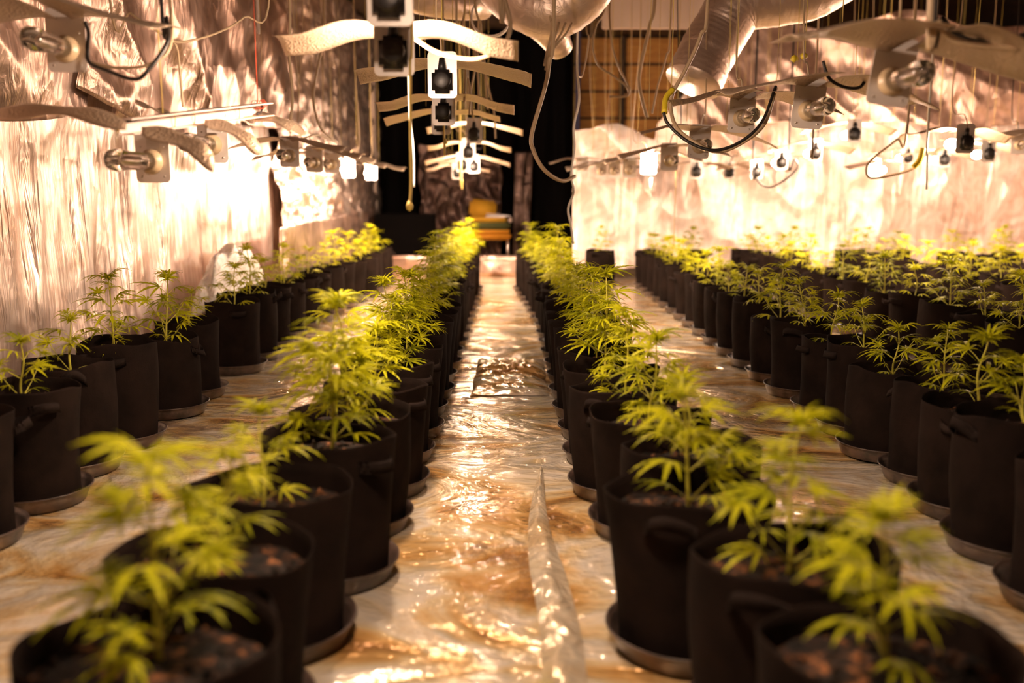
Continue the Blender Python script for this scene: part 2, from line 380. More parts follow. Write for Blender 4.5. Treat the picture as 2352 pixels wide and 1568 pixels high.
# ================================================================== POTS, SAUCERS, PLANTS
def pot_mesh(seed, ox=1.0, H=.35):
    r = random.Random(seed); ph = [r.uniform(0, 6.3) for _ in range(5)]; am = r.uniform(.01, .03); bul = r.uniform(-.006, .014); n = 40
    lean = (r.uniform(-.012, .012), r.uniform(-.012, .012))
    prof = []
    zs = [0, .004, .03, .08, .13, .18, .22, .26, .29, .32, .342, .35]
    for z in zs:
        t = z / .35
        rr = .139 + .012 * t + bul * math.sin(math.pi * t)
        if z < .004: rr -= .006
        prof.append((rr, z * H / .35, 0))
    prof.append((.149, H - .001, 1)); prof.append((.147, H * .93, 1)); prof.append((.144, H * .84, 1)); prof.append((.141, H * .78, 1))
    vs = []; fs = []
    for i, (rr, z, ins) in enumerate(prof):
        t = z / H
        for k in range(n):
            a = 2 * math.pi * k / n
            w_ = 1 + am * t * math.sin(2 * a + ph[0]) + .016 * t * math.sin(3 * a + ph[1] + t * 2) + .007 * math.sin(5 * a + ph[2] + 4 * t) + .012 * t * max(0, math.sin(7 * a + ph[3])) ** 3
            w_ *= 1 - .045 * t * math.exp(-((math.sin((a - ph[4]) / 2)) / .09) ** 2)
            zz = z + (t ** 4) * (.008 * math.sin(2 * a + ph[3]) + .004 * math.sin(5 * a + ph[1]))
            X = rr * w_ * math.cos(a) * (1 + (ox - 1) * (.30 + .70 * t)) + lean[0] * t; Y = rr * w_ * math.sin(a) + lean[1] * t
            vs.append((X, Y, zz))
    m_ = len(prof)
    for i in range(m_ - 1):
        for k in range(n):
            a, b2 = i * n + k, i * n + (k + 1) % n; fs.append((a, b2, b2 + n, a + n))
    fs.append(tuple(range(n))[::-1])
    me = mesh('fabric_pot', vs, fs, M['fabric'])
    # soil for this pot: lumpy disc with pebbles
    q = MB(); vs = []; fs = []; rings = 9
    for i in range(rings + 1):
        f_ = i / rings
        for k in range(28):
            a = 2 * math.pi * k / 28
            X = .1435 * f_ * math.cos(a) * (1 + (ox - 1) * .85) + lean[0] * .85; Y = .1435 * f_ * math.sin(a) + lean[1] * .85
            vs.append((X, Y, H * .845 + .009 * nz(X * 22 + seed, Y * 22, 1) + .004 * nz(X * 70, Y * 70, seed) + .012 * (1 - f_)))
    for i in range(rings):
        for k in range(28):
            a, b2 = i * 28 + k, i * 28 + (k + 1) % 28; fs.append((a, b2, b2 + 28, a + 28))
    q.add(vs, fs)
    for _ in range(46):
        a = r.uniform(0, 6.3); f_ = math.sqrt(r.random()) * .93; s_ = r.uniform(.004, .011)
        c = Vector((.14 * f_ * math.cos(a) * ox, .14 * f_ * math.sin(a), H * .853 + .010 * (1 - f_)))
        q.add([c + Vector(d) * s_ * r.uniform(.7, 1.3) for d in ((1, 0, 0), (-1, 0, 0), (0, 1, 0), (0, -1, 0), (0, 0, 1), (0, 0, -1))],
              [(0, 2, 4), (2, 1, 4), (1, 3, 4), (3, 0, 4), (2, 0, 5), (1, 2, 5), (3, 1, 5), (0, 3, 5)])
    so = q.mesh('soil', M['soil'])
    # two strap handles, folded out at the rim (separate meshes)
    hs = []
    for sgn in (0, 1):
        a0 = ph[2] + sgn * math.pi + r.uniform(-.3, .3); hv = []; hf = []; K = 10; lift = r.uniform(-.03, .045); out = r.uniform(.012, .035)
        for k in range(K + 1):
            t = k / K; an = a0 + (t - .5) * .62; arch = math.sin(math.pi * t)
            rx = .153 + out * arch; zz = H - .035 + lift * arch
            for j, (dr, dz) in enumerate(((0, 0), (.006, -.022), (.008, -.028), (.002, -.006))):
                hv.append(((rx + dr * (.4 + arch)) * math.cos(an) * (1 + (ox - 1) * .9) + lean[0], (rx + dr * (.4 + arch)) * math.sin(an) + lean[1], zz + dz))
        for k in range(K):
            for j in range(4):
                a, b2 = k * 4 + j, k * 4 + (j + 1) % 4; hf.append((a, b2, b2 + 4, a + 4))
        hf.append((0, 1, 2, 3)); hf.append((K * 4 + 3, K * 4 + 2, K * 4 + 1, K * 4))
        hs.append(mesh('handle', hv, hf, M['handle']))
    return me, so, hs
POTS = [pot_mesh(s, 1.0) for s in (1, 2, 3, 4, 5)]
WIDE = [pot_mesh(s, 1.17) for s in (11, 12, 13, 14)]
SA = []
for s in range(3):
    q = MB(); r = random.Random(s)
    q.lathe([(.146, 0), (.153, .002), (.164, .034), (.169, .046), (.176, .048), (.1755, .052), (.169, .050), (.159, .038), (.148, .006), (.0, .005)], 40, cap=False,
            wob=lambda a, i, s=s: 1 + .006 * math.sin(2 * a + s * 2) * (i > 2))
    q.f.append(tuple(range(40))[::-1]); SA.append(q.mesh('pot_saucer', M['saucer']))

# ---- leaves
def leaf_mesh(seed, nst, serr):
    r = random.Random(seed); q = MB()
    for ang, ln in ((0, 1), (30, .93), (-30, .93), (62, .72), (-62, .72), (104, .40), (-104, .40)):
        ln *= 1.18 * r.uniform(.9, 1.06); ang += r.uniform(-5, 5); w_ = .058 * ln + .005; dr = r.uniform(.30, .62); vs = []; fs = []
        for i in range(nst + 1):
            t = i / nst; w = w_ * (math.sin(math.pi * min(1, t * .97 + .03) ** .85)) ** .9
            if serr and 0 < i < nst: w *= 1.16 if i % 2 else .86
            z = .10 * t - dr * t * t; y = t * ln * (1 - .10 * t)
            vs += [(-w, y + (.02 * ln if serr and i % 2 else 0), z * ln + w * .25), (0, y, z * ln - .002), (w, y + (.02 * ln if serr and i % 2 else 0), z * ln + w * .25)]
            if i: o = 3 * (i - 1); fs += [(o, o + 1, o + 4, o + 3), (o + 1, o + 2, o + 5, o + 4)]
        q.add(vs, fs, Matrix.Rotation(R(-ang), 4, 'Z'))
    return q.mesh('leaf', M['leaf'])
LEAF = [leaf_mesh(s, 11, True) for s in range(5)]
LEAF_LO = [leaf_mesh(s + 20, 4, False) for s in range(3)]
def leaf_mtx(p, az, pitch, size, roll):
    # leaf mesh points along +Y; az in plan, pitch = elevation of its axis
    return Matrix.Translation(p) @ Matrix.Rotation(az - math.pi / 2, 4, 'Z') @ Matrix.Rotation(pitch, 4, 'X') @ Matrix.Rotation(roll, 4, 'Y') @ Matrix.Scale(size, 4)
def plant(seed, H, bushy=1.0, size=.095):
    """returns list of stem polylines [(pts, r)] and leaf matrices"""
    r = random.Random(seed); stems = []; leaves = []; lx, ly = r.uniform(-.12, .12), r.uniform(-.12, .12)
    axis = lambda t: Vector((lx * H * t * t + .006 * math.sin(7 * t + seed), ly * H * t * t, H * t))
    stems.append(([axis(i / 8) for i in range(9)], .0042))
    n = max(4, int(H / .042)); az = r.uniform(0, 3.14)
    for i in range(n):
        t = .10 + .86 * (i / (n - 1)) ** .93; p = axis(t); az += math.pi / 2 + r.uniform(-.25, .25)
        for s_ in (0, math.pi):
            a = az + s_ + r.uniform(-.2, .2)
            env = (.62 + .5 * math.sin(math.pi * min(1, t * 1.1)) if t < .9 else .75)
            pet = (.055 * (1 - .6 * t) + .012) * r.uniform(.8, 1.2); el = R(18 + 34 * t + r.uniform(-10, 10))
            d = Vector((math.cos(a) * math.cos(el), math.sin(a) * math.cos(el), math.sin(el))); e = p + d * pet
            stems.append(([p, p + d * pet * .5 + Vector((0, 0, .003)), e], .0013))
            leaves.append(leaf_mtx(e, a, el * .55 - R(8), size * env * r.uniform(.82, 1.12), R(r.uniform(-22, 22))))
            if t < .68 and r.random() < .85 * bushy:          # side shoot
                bl = (.10 * (1 - t) + .02) * r.uniform(.8, 1.35); el2 = R(38 + r.uniform(-10, 14)); a2 = a + r.uniform(-.35, .35)
                d2 = Vector((math.cos(a2) * math.cos(el2), math.sin(a2) * math.cos(el2), math.sin(el2))); tip = p + d2 * bl + Vector((0, 0, .012))
                stems.append(([p, p + d2 * bl * .55, tip], .0022))
                for k in range(int(3 + 2 * bushy)):
                    aa = a2 + r.uniform(-2.0, 2.0) if k else a2; f_ = 1 if k < 3 else .55
                    pp = p + (tip - p) * f_
                    leaves.append(leaf_mtx(pp, aa, R(r.uniform(-5, 45)), size * r.uniform(.42, .72), R(r.uniform(-30, 30))))
    top = axis(1)
    for k in range(6):
        leaves.append(leaf_mtx(top, az + k * 1.05 + r.uniform(-.2, .2), R(r.uniform(28, 66)), size * r.uniform(.40, .72), R(r.uniform(-20, 20))))
    return stems, leaves
def stem_mesh(stems):
    q = MB()
    for pts, r in stems: q.tube(smooth_pts(pts, 2), r, 5, radf=lambda t: 1 - .5 * t)
    return q.mesh('stem', M['stem'])
TYPES = {}
for nm, args in {'tall': [(3, .36, 1.1, .105), (4, .38, 1.0, .10), (5, .34, 1.2, .10), (6, .37, 1.1, .11)],
                 'mid': [(13, .25, .9, .09), (14, .27, .8, .092), (15, .24, 1.0, .088), (16, .29, .9, .09)],
                 'small': [(24, .19, .6, .085), (25, .20, .8, .08), (26, .21, .5, .09)]}.items():
    TYPES[nm] = []
    for a in args:
        st, lv = plant(*a); sm = stem_mesh(st)
        q = MB(); lo = random.Random(a[0])
        for mt in lv:
            src = lo.choice(LEAF_LO); q.add([v.co for v in src.vertices], [tuple(p.vertices) for p in src.polygons], mt)
        TYPES[nm].append((sm, lv, q.mesh('foliage', M['leaf']), a[1]))

ORD = ['first', 'second', 'third', 'fourth', 'fifth', 'sixth', 'seventh', 'eighth', 'ninth', 'tenth', 'eleventh', 'twelfth', 'thirteenth', 'fourteenth',
       'fifteenth', 'sixteenth', 'seventeenth', 'eighteenth', 'nineteenth', 'twentieth', 'twenty-first', 'twenty-second', 'twenty-third', 'twenty-fourth',
       'twenty-fifth', 'twenty-sixth', 'twenty-seventh', 'twenty-eighth', 'twenty-ninth', 'thirtieth']
KD = {'tall': 'tall bushy', 'mid': 'medium', 'small': 'small sparse'}
def potted(x, y, row, idx, kind, var, hs=1.0, wide=False, rz=None, detail=True, rs=1.0, label=None, ps=1.0):
    pe = (WIDE if wide else POTS)[var % (4 if wide else 5)]
    sc = SA[var % 3]
    so = mobj('pot_saucer', sc, None, (x, y, .002), (0, 0, rnd.uniform(0, 6)), (rs, rs, 1))
    tag(so, f'saucer under the {ORD[idx]} pot from the front {row}', 'saucer', 'saucers under the fabric pots')
    t = empty('potted_plant', (x, y, .0085)); 
    tag(t, label or f'{KD[kind]} potted plant, {ORD[idx]} from the front {row}', 'potted plant', 'plants in black fabric pots')
    pr = (0, 0, (rnd.choice((0, math.pi)) if wide else rnd.uniform(0, 6.28)) + (rz or 0)); ss = (rs * .99, rs * .99, hs)
    po = mobj('fabric_pot', pe[0], t, (0, 0, 0), pr, ss)
    for h in pe[2]: mobj('handle', h, po)
    tag(mobj('soil', pe[1], t, (0, 0, 0), pr, ss), kind='stuff')
    sm, lv, fo, ph = TYPES[kind][var % len(TYPES[kind])]
    px_, py_ = rnd.uniform(-.02, .02), rnd.uniform(-.02, .02); zr = rnd.uniform(0, 6.28); k = rnd.uniform(.92, 1.08) * ps
    st = mobj('stem', sm, t, (px_, py_, .35 * .85 * hs), (0, 0, zr), k)
    if detail:
        for i, mt in enumerate(lv):
            o = mobj('leaf', LEAF[(i * 7 + var) % 5], st); l_, q_, s_ = mt.decompose(); o.location = l_; o.rotation_euler = q_.to_euler(); o.scale = s_
    else:
        tag(mobj('foliage', fo, st), kind='stuff')
    return t
NP = 0
def rowof(ds, xs, row, kinds, hs, wide=None, limit=5.2, rs=None, ps=None):
    for i, d in enumerate(ds):
        x = xs[i] if i < len(xs) else xs[-1]
        kd = kinds[i % len(kinds)] if isinstance(kinds, list) else kinds
        h = hs[i] if i < len(hs) else rnd.uniform(.96, 1.08)
        potted(x, d, row, i, kd, rnd.randrange(60), h, wide(i) if wide else False, detail=d < limit, rs=(rs[i] if rs and i < len(rs) else 1.0), ps=(ps[i] if ps and i < len(ps) else 1.0))
def ext(ds, step, end):
    ds = list(ds)
    while ds[-1] + step < end: ds.append(ds[-1] + step)
    return ds
# row L1 : left of the aisle
d1 = ext([1.30, 1.66, 2.02, 2.38, 2.74, 3.10, 3.46, 3.82, 4.18], .365, 9.6)
x1 = [-.53, -.55, -.53, -.47, -.47, -.45, -.46, -.45, -.46, -.45, -.46, -.45, -.46, -.45]
rowof(d1, x1, 'in the row left of the aisle', ['mid', 'mid', 'mid', 'tall', 'tall', 'mid', 'tall', 'tall'], [1, 1, 1, 1.05, 1, 1, 1.02, 1.02, 1.06], lambda i: i < 12, 5.4, rs=[1.04] * 3, ps=[1.1, .95, .9, 1.05])
# row R1 : right of the aisle
d2 = ext([1.27, 1.63, 1.99, 2.35, 2.71, 3.07, 3.43, 3.79], .365, 9.6)
x2 = [.53, .50, .39, .45, .40, .36, .36, .36, .35, .35, .35, .35, .34, .34, .33, .33, .31, .29, .27, .25, .22, .2, .18]
rowof(d2, x2, 'in the row right of the aisle', ['mid', 'mid', 'mid', 'small', 'mid', 'mid', 'tall', 'tall'], [1, 1, 1, 1, 1.0, 1, 1, 1], lambda i: i < 12, 5.4, rs=[1.04, 1.04, 1.04], ps=[.95, .95, 1.1])
# row L2 : along the left wall
d3 = ext([2.25, 2.60, 2.97, 3.32, 3.68, 4.20, 4.56, 5.20, 5.60, 6.0], .41, 10.3)
x3 = [-1.56, -1.564, -1.536, -1.571, -1.548, -1.538, -1.558, -1.528, -1.54, -1.55, -1.55, -1.54, -1.52, -1.5, -1.47, -1.44, -1.4]
rowof(d3, x3, 'in the row beside the left wall', ['mid', 'small', 'small', 'small', 'mid', 'mid', 'small', 'mid', 'mid', 'small'], [1, 1.03, 1.06, 1.1, 1.14, .97, 1.04, 1.08, 1.12], None, 5.4, ps=[1, 1, 1, 1.05, 1, 1.2, .9])
# row R2
d4 = ext([2.20, 2.55, 2.88, 3.20, 3.53, 3.87, 4.20, 4.60, 4.98, 5.36], .39, 10.0)
x4 = [1.36, 1.38, 1.42, 1.45, 1.41, 1.435, 1.43, 1.41, 1.41, 1.40]
rowof(d4, x4, 'in the second row right of the aisle', ['small', 'small', 'small', 'mid', 'small', 'small', 'mid', 'mid', 'mid'], [1, 1.1, .98, .97, .94, 1.07, .95, 1.03, .92], None, 5.2, ps=[.95, 1, 1.1, .85, 1])
# row R3..R5
rowof(ext([4.05, 4.46], .42, 10.1), [2.46, 2.40, 2.44, 2.42], 'in the third row right of the aisle', ['small', 'mid', 'small', 'mid'], [], None, 5.6)
rowof(ext([5.95, 6.40], .44, 10.1), [3.52, 3.46, 3.50], 'in the fourth row right of the aisle', ['mid', 'small', 'mid'], [], None, 5.0)
rowof(ext([8.0, 8.45], .44, 10.1), [4.45, 4.5], 'in the fifth row right of the aisle', ['mid', 'small'], [], None, 5.0)
for j, xx in enumerate((.92, 1.88, 2.93, 3.98, 4.95, 5.35)):
    potted(xx, 9.95 if xx < 4.9 else 9.6, 'close to the back foil wall', j, 'mid', j + 3, 1.0, detail=False)
# a plant just under the lens whose leaves reach into the frame, and one off to the left
potted(.045, .80, '', 0, 'small', 1, 1.0, label='blurred plant at the bottom edge of the aisle, nearest the viewer', ps=1.0)
potted(-.93, 1.25, '', 0, 'mid', 2, 1.0, label='blurred plant cut by the lower left edge of the picture', ps=1.0)
for o in bpy.data.objects:
    if o.get('category') == 'saucer' and o['label'].endswith('front '):
        o['label'] = 'saucer under the blurred plant nearest the viewer in the aisle' if o.location.x > -.5 else 'saucer under the blurred plant at the lower left edge'

# ================================================================== LAMPS
PW, PH = .112, .175
def rounded_plate():
    bm = bmesh.new(); pts = []; r = .016
    for cx, cz, a0 in ((PW / 2 - r, PH / 2 - r, 0), (-PW / 2 + r, PH / 2 - r, 90), (-PW / 2 + r, -PH / 2 + r, 180), (PW / 2 - r, -PH / 2 + r, 270)):
        for k in range(5):
            a = R(a0 + k * 22.5); pts.append((cx + r * math.cos(a), cz + r * math.sin(a)))
    f = [bm.verts.new((x, -.0015, z)) for x, z in pts]; b = [bm.verts.new((x, .0015, z)) for x, z in pts]; n = len(pts)
    bm.faces.new(f); bm.faces.new(b[::-1])
    for i in range(n): bm.faces.new((f[i], b[i], b[(i + 1) % n], f[(i + 1) % n]))
    me = bpy.data.meshes.new('mounting_plate'); bm.to_mesh(me); bm.free(); me.materials.append(M['plate']); return me
PLATE = rounded_plate()
RY = Matrix.Rotation(R(-90), 4, 'X')            # lathe axis z -> +y
SZ = -.025
q = MB(); q.lathe([(.032, 0), (.037, .003), (.037, .012), (.031, .016), (.031, .026), (.024, .028)], 20, Matrix.Translation((0, .002, SZ)) @ RY); SOCK = q.mesh('socket', M['ceramic'])
q = MB()
for sx in (-1, 1):
    for sz in (-1, 1): q.lathe([(.0035, 0), (.0035, .003)], 8, Matrix.Translation((sx * .038, .001, SZ + sz * .044)) @ RY)
SCREW = q.mesh('screws', M['metal'])
q = MB(); q.lathe([(.02, .0), (.027, .012), (.027, .10), (.030, .13), (.033, .160), (.029, .185), (.016, .202), (.001, .207)], 20, Matrix.Translation((0, .027, SZ)) @ RY)
GLASS = q.mesh('bulb', M['glass']); LITB = q.mesh('bulb', M['lit']); LITS = q.mesh('bulb', M['lit_small'])
q = MB(); q.lathe([(.004, 0), (.008, .01), (.008, .09), (.004, .10)], 10, Matrix.Translation((0, .085, SZ)) @ RY)
q.tube([(.015, .045, SZ), (.015, .2, SZ), (0, .215, SZ)], .0016, 6); q.tube([(-.012, .045, SZ), (-.012, .10, SZ)], .0016, 6)
ARC = q.mesh('arc_tube', M['metal'])
q = MB(); q.box((0, -.022, SZ - .002), (.078, .04, .088), bev=.012); q.lathe([(.034, 0), (.034, .012), (.026, .016)], 22, Matrix.Translation((0, -.042, SZ)) @ Matrix.Rotation(R(90), 4, 'X'))
q.lathe([(.017, 0), (.014, .02), (.010, .045)], 14, Matrix.Translation((0, -.022, SZ + .04))); PLUG = q.mesh('plug', M['black'])
def wing_mesh(side, seed, depth=.26, droop=.05):
    r = random.Random(seed); nu, nv = 16, 8; vs = []; fs = []; ph = r.uniform(0, 6)
    for i in range(nu + 1):
        t = i / nu; x = .02 + t * .325
        z = PH / 2 - .035 + .010 * math.sin(math.pi * min(1, t * 1.35)) - droop * .8 * t * t + .006 * math.sin(7 * t + ph)
        d0 = 0 + .03 * t * t; d1 = depth * (1 - .30 * t * t)
        for j in range(nv + 1):
            v = j / nv; y = d0 + (d1 - d0) * v
            vs.append((side * x, y, z + .012 * math.sin(math.pi * v) * (1 - t) + .006 * math.sin(5 * v + ph) * t - .03 * v * v * t))
    for i in range(nu):
        for j in range(nv):
            a = i * (nv + 1) + j; fs.append((a, a + 1, a + nv + 2, a + nv + 1) if side < 0 else (a, a + nv + 1, a + nv + 2, a + 1))
    me = mesh('reflector_wing', vs, fs, M['wing']); return me
WINGS = [(wing_mesh(-1, s, droop=d), wing_mesh(1, s + 50, droop=d2)) for s, d, d2 in ((1, .05, .07), (2, .03, .05), (3, .07, .03))]
NL = 0
def lamp(px, py, D, facing='back', lit=True, label='', yaw=0, roll=0, wing=True, strings=True, plug=None, pitch=0, cable=True, group=None, ws=1.0):
    """facing back: bulb points away from the camera, we see the plug"""
    global NL; NL += 1; v = NL
    p = P(px, py, D)
    t = empty('grow_lamp', p); t.rotation_euler = (R(pitch), R(roll), R(yaw) + (0 if facing == 'back' else math.pi))
    tag(t, label, 'lamp', group or 'lamps hung on strings')
    mobj('mounting_plate', PLATE, t)
    if facing == 'back' or plug: mobj('plug', PLUG, t)
    s_ = mobj('socket', SOCK, t); mobj('screws', SCREW, t)
    b_ = mobj('bulb', (LITS if D > 7.7 else LITB) if lit else GLASS, t)
    if not lit: mobj('arc_tube', ARC, b_)
    if wing:
        W = WINGS[v % 3]
        for k in (0, 1):
            o = mobj('reflector_wing', W[k], t, scale=(ws, 1.6 if facing == 'front' else 1.1, 1)); md = o.modifiers.new('thickness', 'SOLIDIFY'); md.thickness = .0015
    if strings:
        inv = t.matrix_basis.inverted()
        for sx in (-.10, .10):
            a = Vector((sx, .15, PH / 2)); wpt = t.matrix_basis @ a
            q = MB(); q.tube([a, inv @ Vector((wpt.x, wpt.y, CEIL))], .0011, 4); q.build('string', M['string'], t)
    if cable:
        inv = t.matrix_basis.inverted(); a = Vector((0, -.022 if facing == 'back' else -.012, SZ + .082)); wa = t.matrix_basis @ a
        sx = rnd.uniform(-.12, .12); hz = wa.z
        pts = [wa, wa + Vector((sx * .3, 0, .08)), wa + Vector((sx, rnd.uniform(-.05, .1), .16)), Vector((wa.x + sx * .6, wa.y + .08, hz + (CEIL - hz) * .5)), Vector((wa.x + sx * .9, wa.y + .1, CEIL))]
        q = MB(); q.tube([inv @ s for s in smooth_pts(pts, 5)], .0034, 6); q.build('cable', M[rnd.choice(['cable_cream', 'cable_cream', 'cable_black'])], t)
    return t
# middle line, plugs towards us, lit bulbs beyond
GM = 'lamps in the middle line over the aisle'
lamp(905, 100, 2.75, label='large blurred lamp nearest the viewer in the middle line', group=GM)
lamp(895, -25, 2.45, lit=False, label='lamp cut off by the top edge, ahead of the middle line', group=GM, wing=False)
lamp(1016, 172, 3.8, lit=False, label='pale lamp plate with round black plug, front of the sharp middle cluster', group=GM)
lamp(1019, 246, 4.8, lit=False, label='middle line lamp directly below the sharp pale plate', group=GM)
lamp(1013, 274, 5.75, lit=False, label='middle line lamp seen lowest in the first cluster of three', group=GM)
lamp(1089, 300, 6.9, label='middle line lamp with a wide bright wing, first of the farther cluster', group=GM)
lamp(1076, 342, 7.9, label='bright faced middle line lamp just behind the wide winged one', group=GM)
lamp(1062, 372, 8.7, label='far middle line lamp half hidden behind the bright faced one', group=GM)
lamp(1088, 376, 9.2, label='far middle line lamp to the right, level with the hidden one', group=GM)
lamp(1050, 392, 10.2, label='smallest and farthest lamp of the middle line', group=GM)
lamp(960, -900, 1.15, label='unseen lamp added to the middle line just above and in front of the viewer', group=GM)  # out of view, added to brighten the nearest lamp plates
# left line, bare bulbs towards us, off
GL = 'lamps in the left line by the foil wall'
lamp(152, 92, 2.8, 'front', False, 'unlit lamp with bare bulb on a pale plate, upper left corner', group=GL, cable=False)
lamp(350, 352, 2.95, 'front', False, 'unlit bulb pointing left just below the long metal bar, nearer one', yaw=-10, group=GL, wing=False, strings=False, cable=False)
lamp(488, 316, 3.45, 'front', False, 'unlit bulb below the long metal bar, the farther one', yaw=-8, group=GL, wing=False, strings=False, cable=False)
lamp(665, 348, 5.6, 'front', False, 'small unlit lamp right of the metal bar end', group=GL)
lamp(722, 365, 6.4, 'front', False, 'small unlit lamp second right of the metal bar end', group=GL)
lamp(762, 370, 7.2, 'front', False, 'small unlit lamp third right of the metal bar end', group=GL)
lamp(800, 384, 8.2, 'front', True, 'far lamp of the left line near the crumpled foil', group=GL)
lamp(852, 392, 9.3, 'front', True, 'glowing far lamp at the edge of the left foil wall', group=GL)
# right line
GR = 'lamps in the line right of the aisle'
lamp(2050, 165, 2.6, 'front', False, 'largest unlit lamp with bare bulb, upper right, blurred', group=GR, roll=-8)
lamp(1858, 238, 3.5, 'front', False, 'unlit lamp with bare bulb, second from the upper right', group=GR, roll=-5)
lamp(1704, 258, 4.25, 'front', False, 'sharp unlit lamp above the black cable loop, third from the upper right', group=GR, roll=-4)
lamp(1606, 325, 5.1, 'front', False, 'unlit lamp crossed by the black cable loop', group=GR, roll=-4)
lamp(1537, 360, 6.2, 'front', False, 'small unlit lamp beside the glowing one, left of the cable loop', group=GR)
lamp(1490, 372, 7.0, 'front', True, 'brightly glowing lamp at the right of the aisle', group=GR)
lamp(1446, 383, 7.9, 'front', False, 'tiny unlit lamp just left of the glowing one', group=GR)
lamp(1411, 386, 8.7, 'front', False, 'tiny unlit lamp, second left of the glowing one', group=GR)
lamp(1380, 388, 9.4, 'front', False, 'tiny unlit lamp, third left of the glowing one', group=GR)
lamp(1338, 378, 9.9, 'front', False, 'dim far lamp at the left edge of the back foil wall', group=GR)
# far right lines, plugs towards us, lit beyond
GF = 'lamps over the far right rows'
lamp(1962, 300, 7.4, label='lamp with tall black plug on a pale plate, upper middle of the right side', group=GF)
lamp(2217, 318, 5.9, label='largest black plugged lamp on the right, under the bright wing', group=GF)
lamp(1795, 366, 8.5, label='small black plug lamp hanging beside the thin wire loop', group=GF)
lamp(1873, 344, 7.9, label='small black plug lamp between wire loop and tall plug', group=GF)
lamp(1675, 390, 9.7, lit=False, label='tiny black plug lamp left of the thin wire loop', group=GF)
lamp(1600, 388, 8.9, label='tiny black plug lamp, leftmost against the bright back foil', group=GF, lit=False)
lamp(2168, 360, 8.4, label='small black plug lamp left of the largest plug', group=GF)
lamp(2270, 346, 7.6, label='small black plug lamp right of the largest plug', group=GF)
lamp(2085, 356, 9.4, label='tiny black plug lamp midway between tall and largest plug', group=GF)
lamp(1738, 388, 9.0, label='brownish plate lamp at the left end of the wire loop', group=GF, lit=False)
lamp(2340, 325, 7.0, 'front', False, label='unlit bulb lamp cut by the right edge', group=GF)
lamp(2470, 335, 7.9, label='unseen lamp added to the far right line just beyond the right edge', group=GF)  # out of view, added to brighten the foil wall on the right
lamp(2010, 385, 9.7, 'front', True, label='glowing lamp inside the yellow taped cable loop', group=GF)

# -------------------------------------------------- long metal bar with curled reflector strips, upper left
bar = empty('metal_bar', P(440, 270, 3.0)); tag(bar, 'long pale metal channel bar with black cable tied along it, upper left', 'bar')
ib = bar.matrix_basis.inverted(); ib = Matrix.Translation(-bar.location)
def LP(px, py, D): return P(px, py, D) - bar.location
a, b2 = LP(272, 292, 2.62), LP(600, 252, 3.2); dirv = (b2 - a).normalized(); up = Vector((0, 0, 1)); sd = dirv.cross(up).normalized(); up2 = sd.cross(dirv)
def channel(w, h, th):
    q = MB(); mt = Matrix((dirv, sd, up2)).transposed().to_3x3(); L_ = (b2 - a).length; c = (a + b2) / 2
    q.box(c + up2 * 0, (L_, th, h), mt); q.box(c + up2 * h / 2 + sd * w / 2, (L_, w, th), mt); q.box(c - up2 * h / 2 + sd * w / 2, (L_, w, th), mt)
    return q
channel(.05, .038, .003).build('channel', M['panel'], bar, smooth=False)
q = MB(); q.tube(smooth_pts([LP(262, 285, 2.6), LP(350, 268, 2.72), LP(450, 255, 2.9), (LP(560, 244, 3.1)), LP(598, 240, 3.18), LP(600, 256, 3.17), LP(590, 262, 3.15)], 6), .0045, 8); q.build('cable', M['cable_black'], bar)
for x_, y_ in ((428, 262), (515, 250)):
    q = MB(); D_ = 2.62 + (x_ - 272) / 328 * .58
    q.tube(smooth_pts([LP(x_, y_ - 3, D_), LP(x_ + 1, y_ + 14, D_ - .02), LP(x_ - 5, y_ + 26, D_ - .02), LP(x_ - 22, y_ + 30, D_ - .01), LP(x_ - 45, y_ + 32, D_)], 5), .0035, 8); q.build('cable_tail', M['cable_black'], bar)
for x_ in (268, 400, 445, 548):
    q = MB(); D_ = 2.62 + (x_ - 272) / 328 * .58 - .03; y_ = 292 - (x_ - 272) * .122
    q.tube([LP(x_, y_ - 16, D_), LP(x_ + 3, y_, D_ - .01), LP(x_ + 1, y_ + 18, D_)], .0016, 5); q.build('wire_tie', M['string'], bar)
q = MB(); rr = random.Random(4)
for k in range(5):
    c = LP(585 + k * 5, 240, 3.16); q.tube([c + Vector((.012 * math.cos(t + k), .008 * math.sin(k), .014 * math.sin(t + k))) for t in [i * .7 for i in range(9)]], .0014, 5)
q.build('string_knot', M['red_string'], bar)
def ribbon(pts, w, D0, name, m, parent=None, base=None, label=None, cat=None, wD=.12):
    """curved sheet: list of (px,py,D) centre line, swept in depth wD and w px tall at each point"""
    org = base if base is not None else Vector((0, 0, 0))
    A = smooth_pts([P(x, y - ww / 2, d) for (x, y, d), ww in zip(pts, w)], 6); B = smooth_pts([P(x, y + ww / 2, d - wD) for (x, y, d), ww in zip(pts, w)], 6)
    n = len(A) - 1
    o = sheet(name, m, n, 6, lambda u, v: A[round(u * n)].lerp(B[round(u * n)], v) - org + Vector((0, 0, .006 * math.sin(9 * u + 4 * v))), parent, thick=.0016)
    if label: tag(o, label, cat)
    return o
ribbon([(0, 262, 2.7), (110, 255, 2.65), (200, 262, 2.62), (290, 292, 2.6)], [22, 26, 34, 20], 0, 'reflector_wing', M['wing'], bar, bar.location)
ribbon([(325, 300, 2.62), (400, 318, 2.6), (455, 345, 2.55), (490, 378, 2.5)], [14, 38, 52, 40], 0, 'reflector_wing', M['wing'], bar, bar.location)
ribbon([(470, 283, 2.9), (525, 295, 2.9), (570, 322, 2.85), (600, 350, 2.8)], [10, 28, 40, 18], 0, 'reflector_wing', M['wing'], bar, bar.location)
ribbon([(560, 268, 3.2), (620, 272, 3.2), (665, 288, 3.15), (700, 308, 3.15)], [8, 20, 26, 10], 0, 'reflector_wing', M['wing'], bar, bar.location)
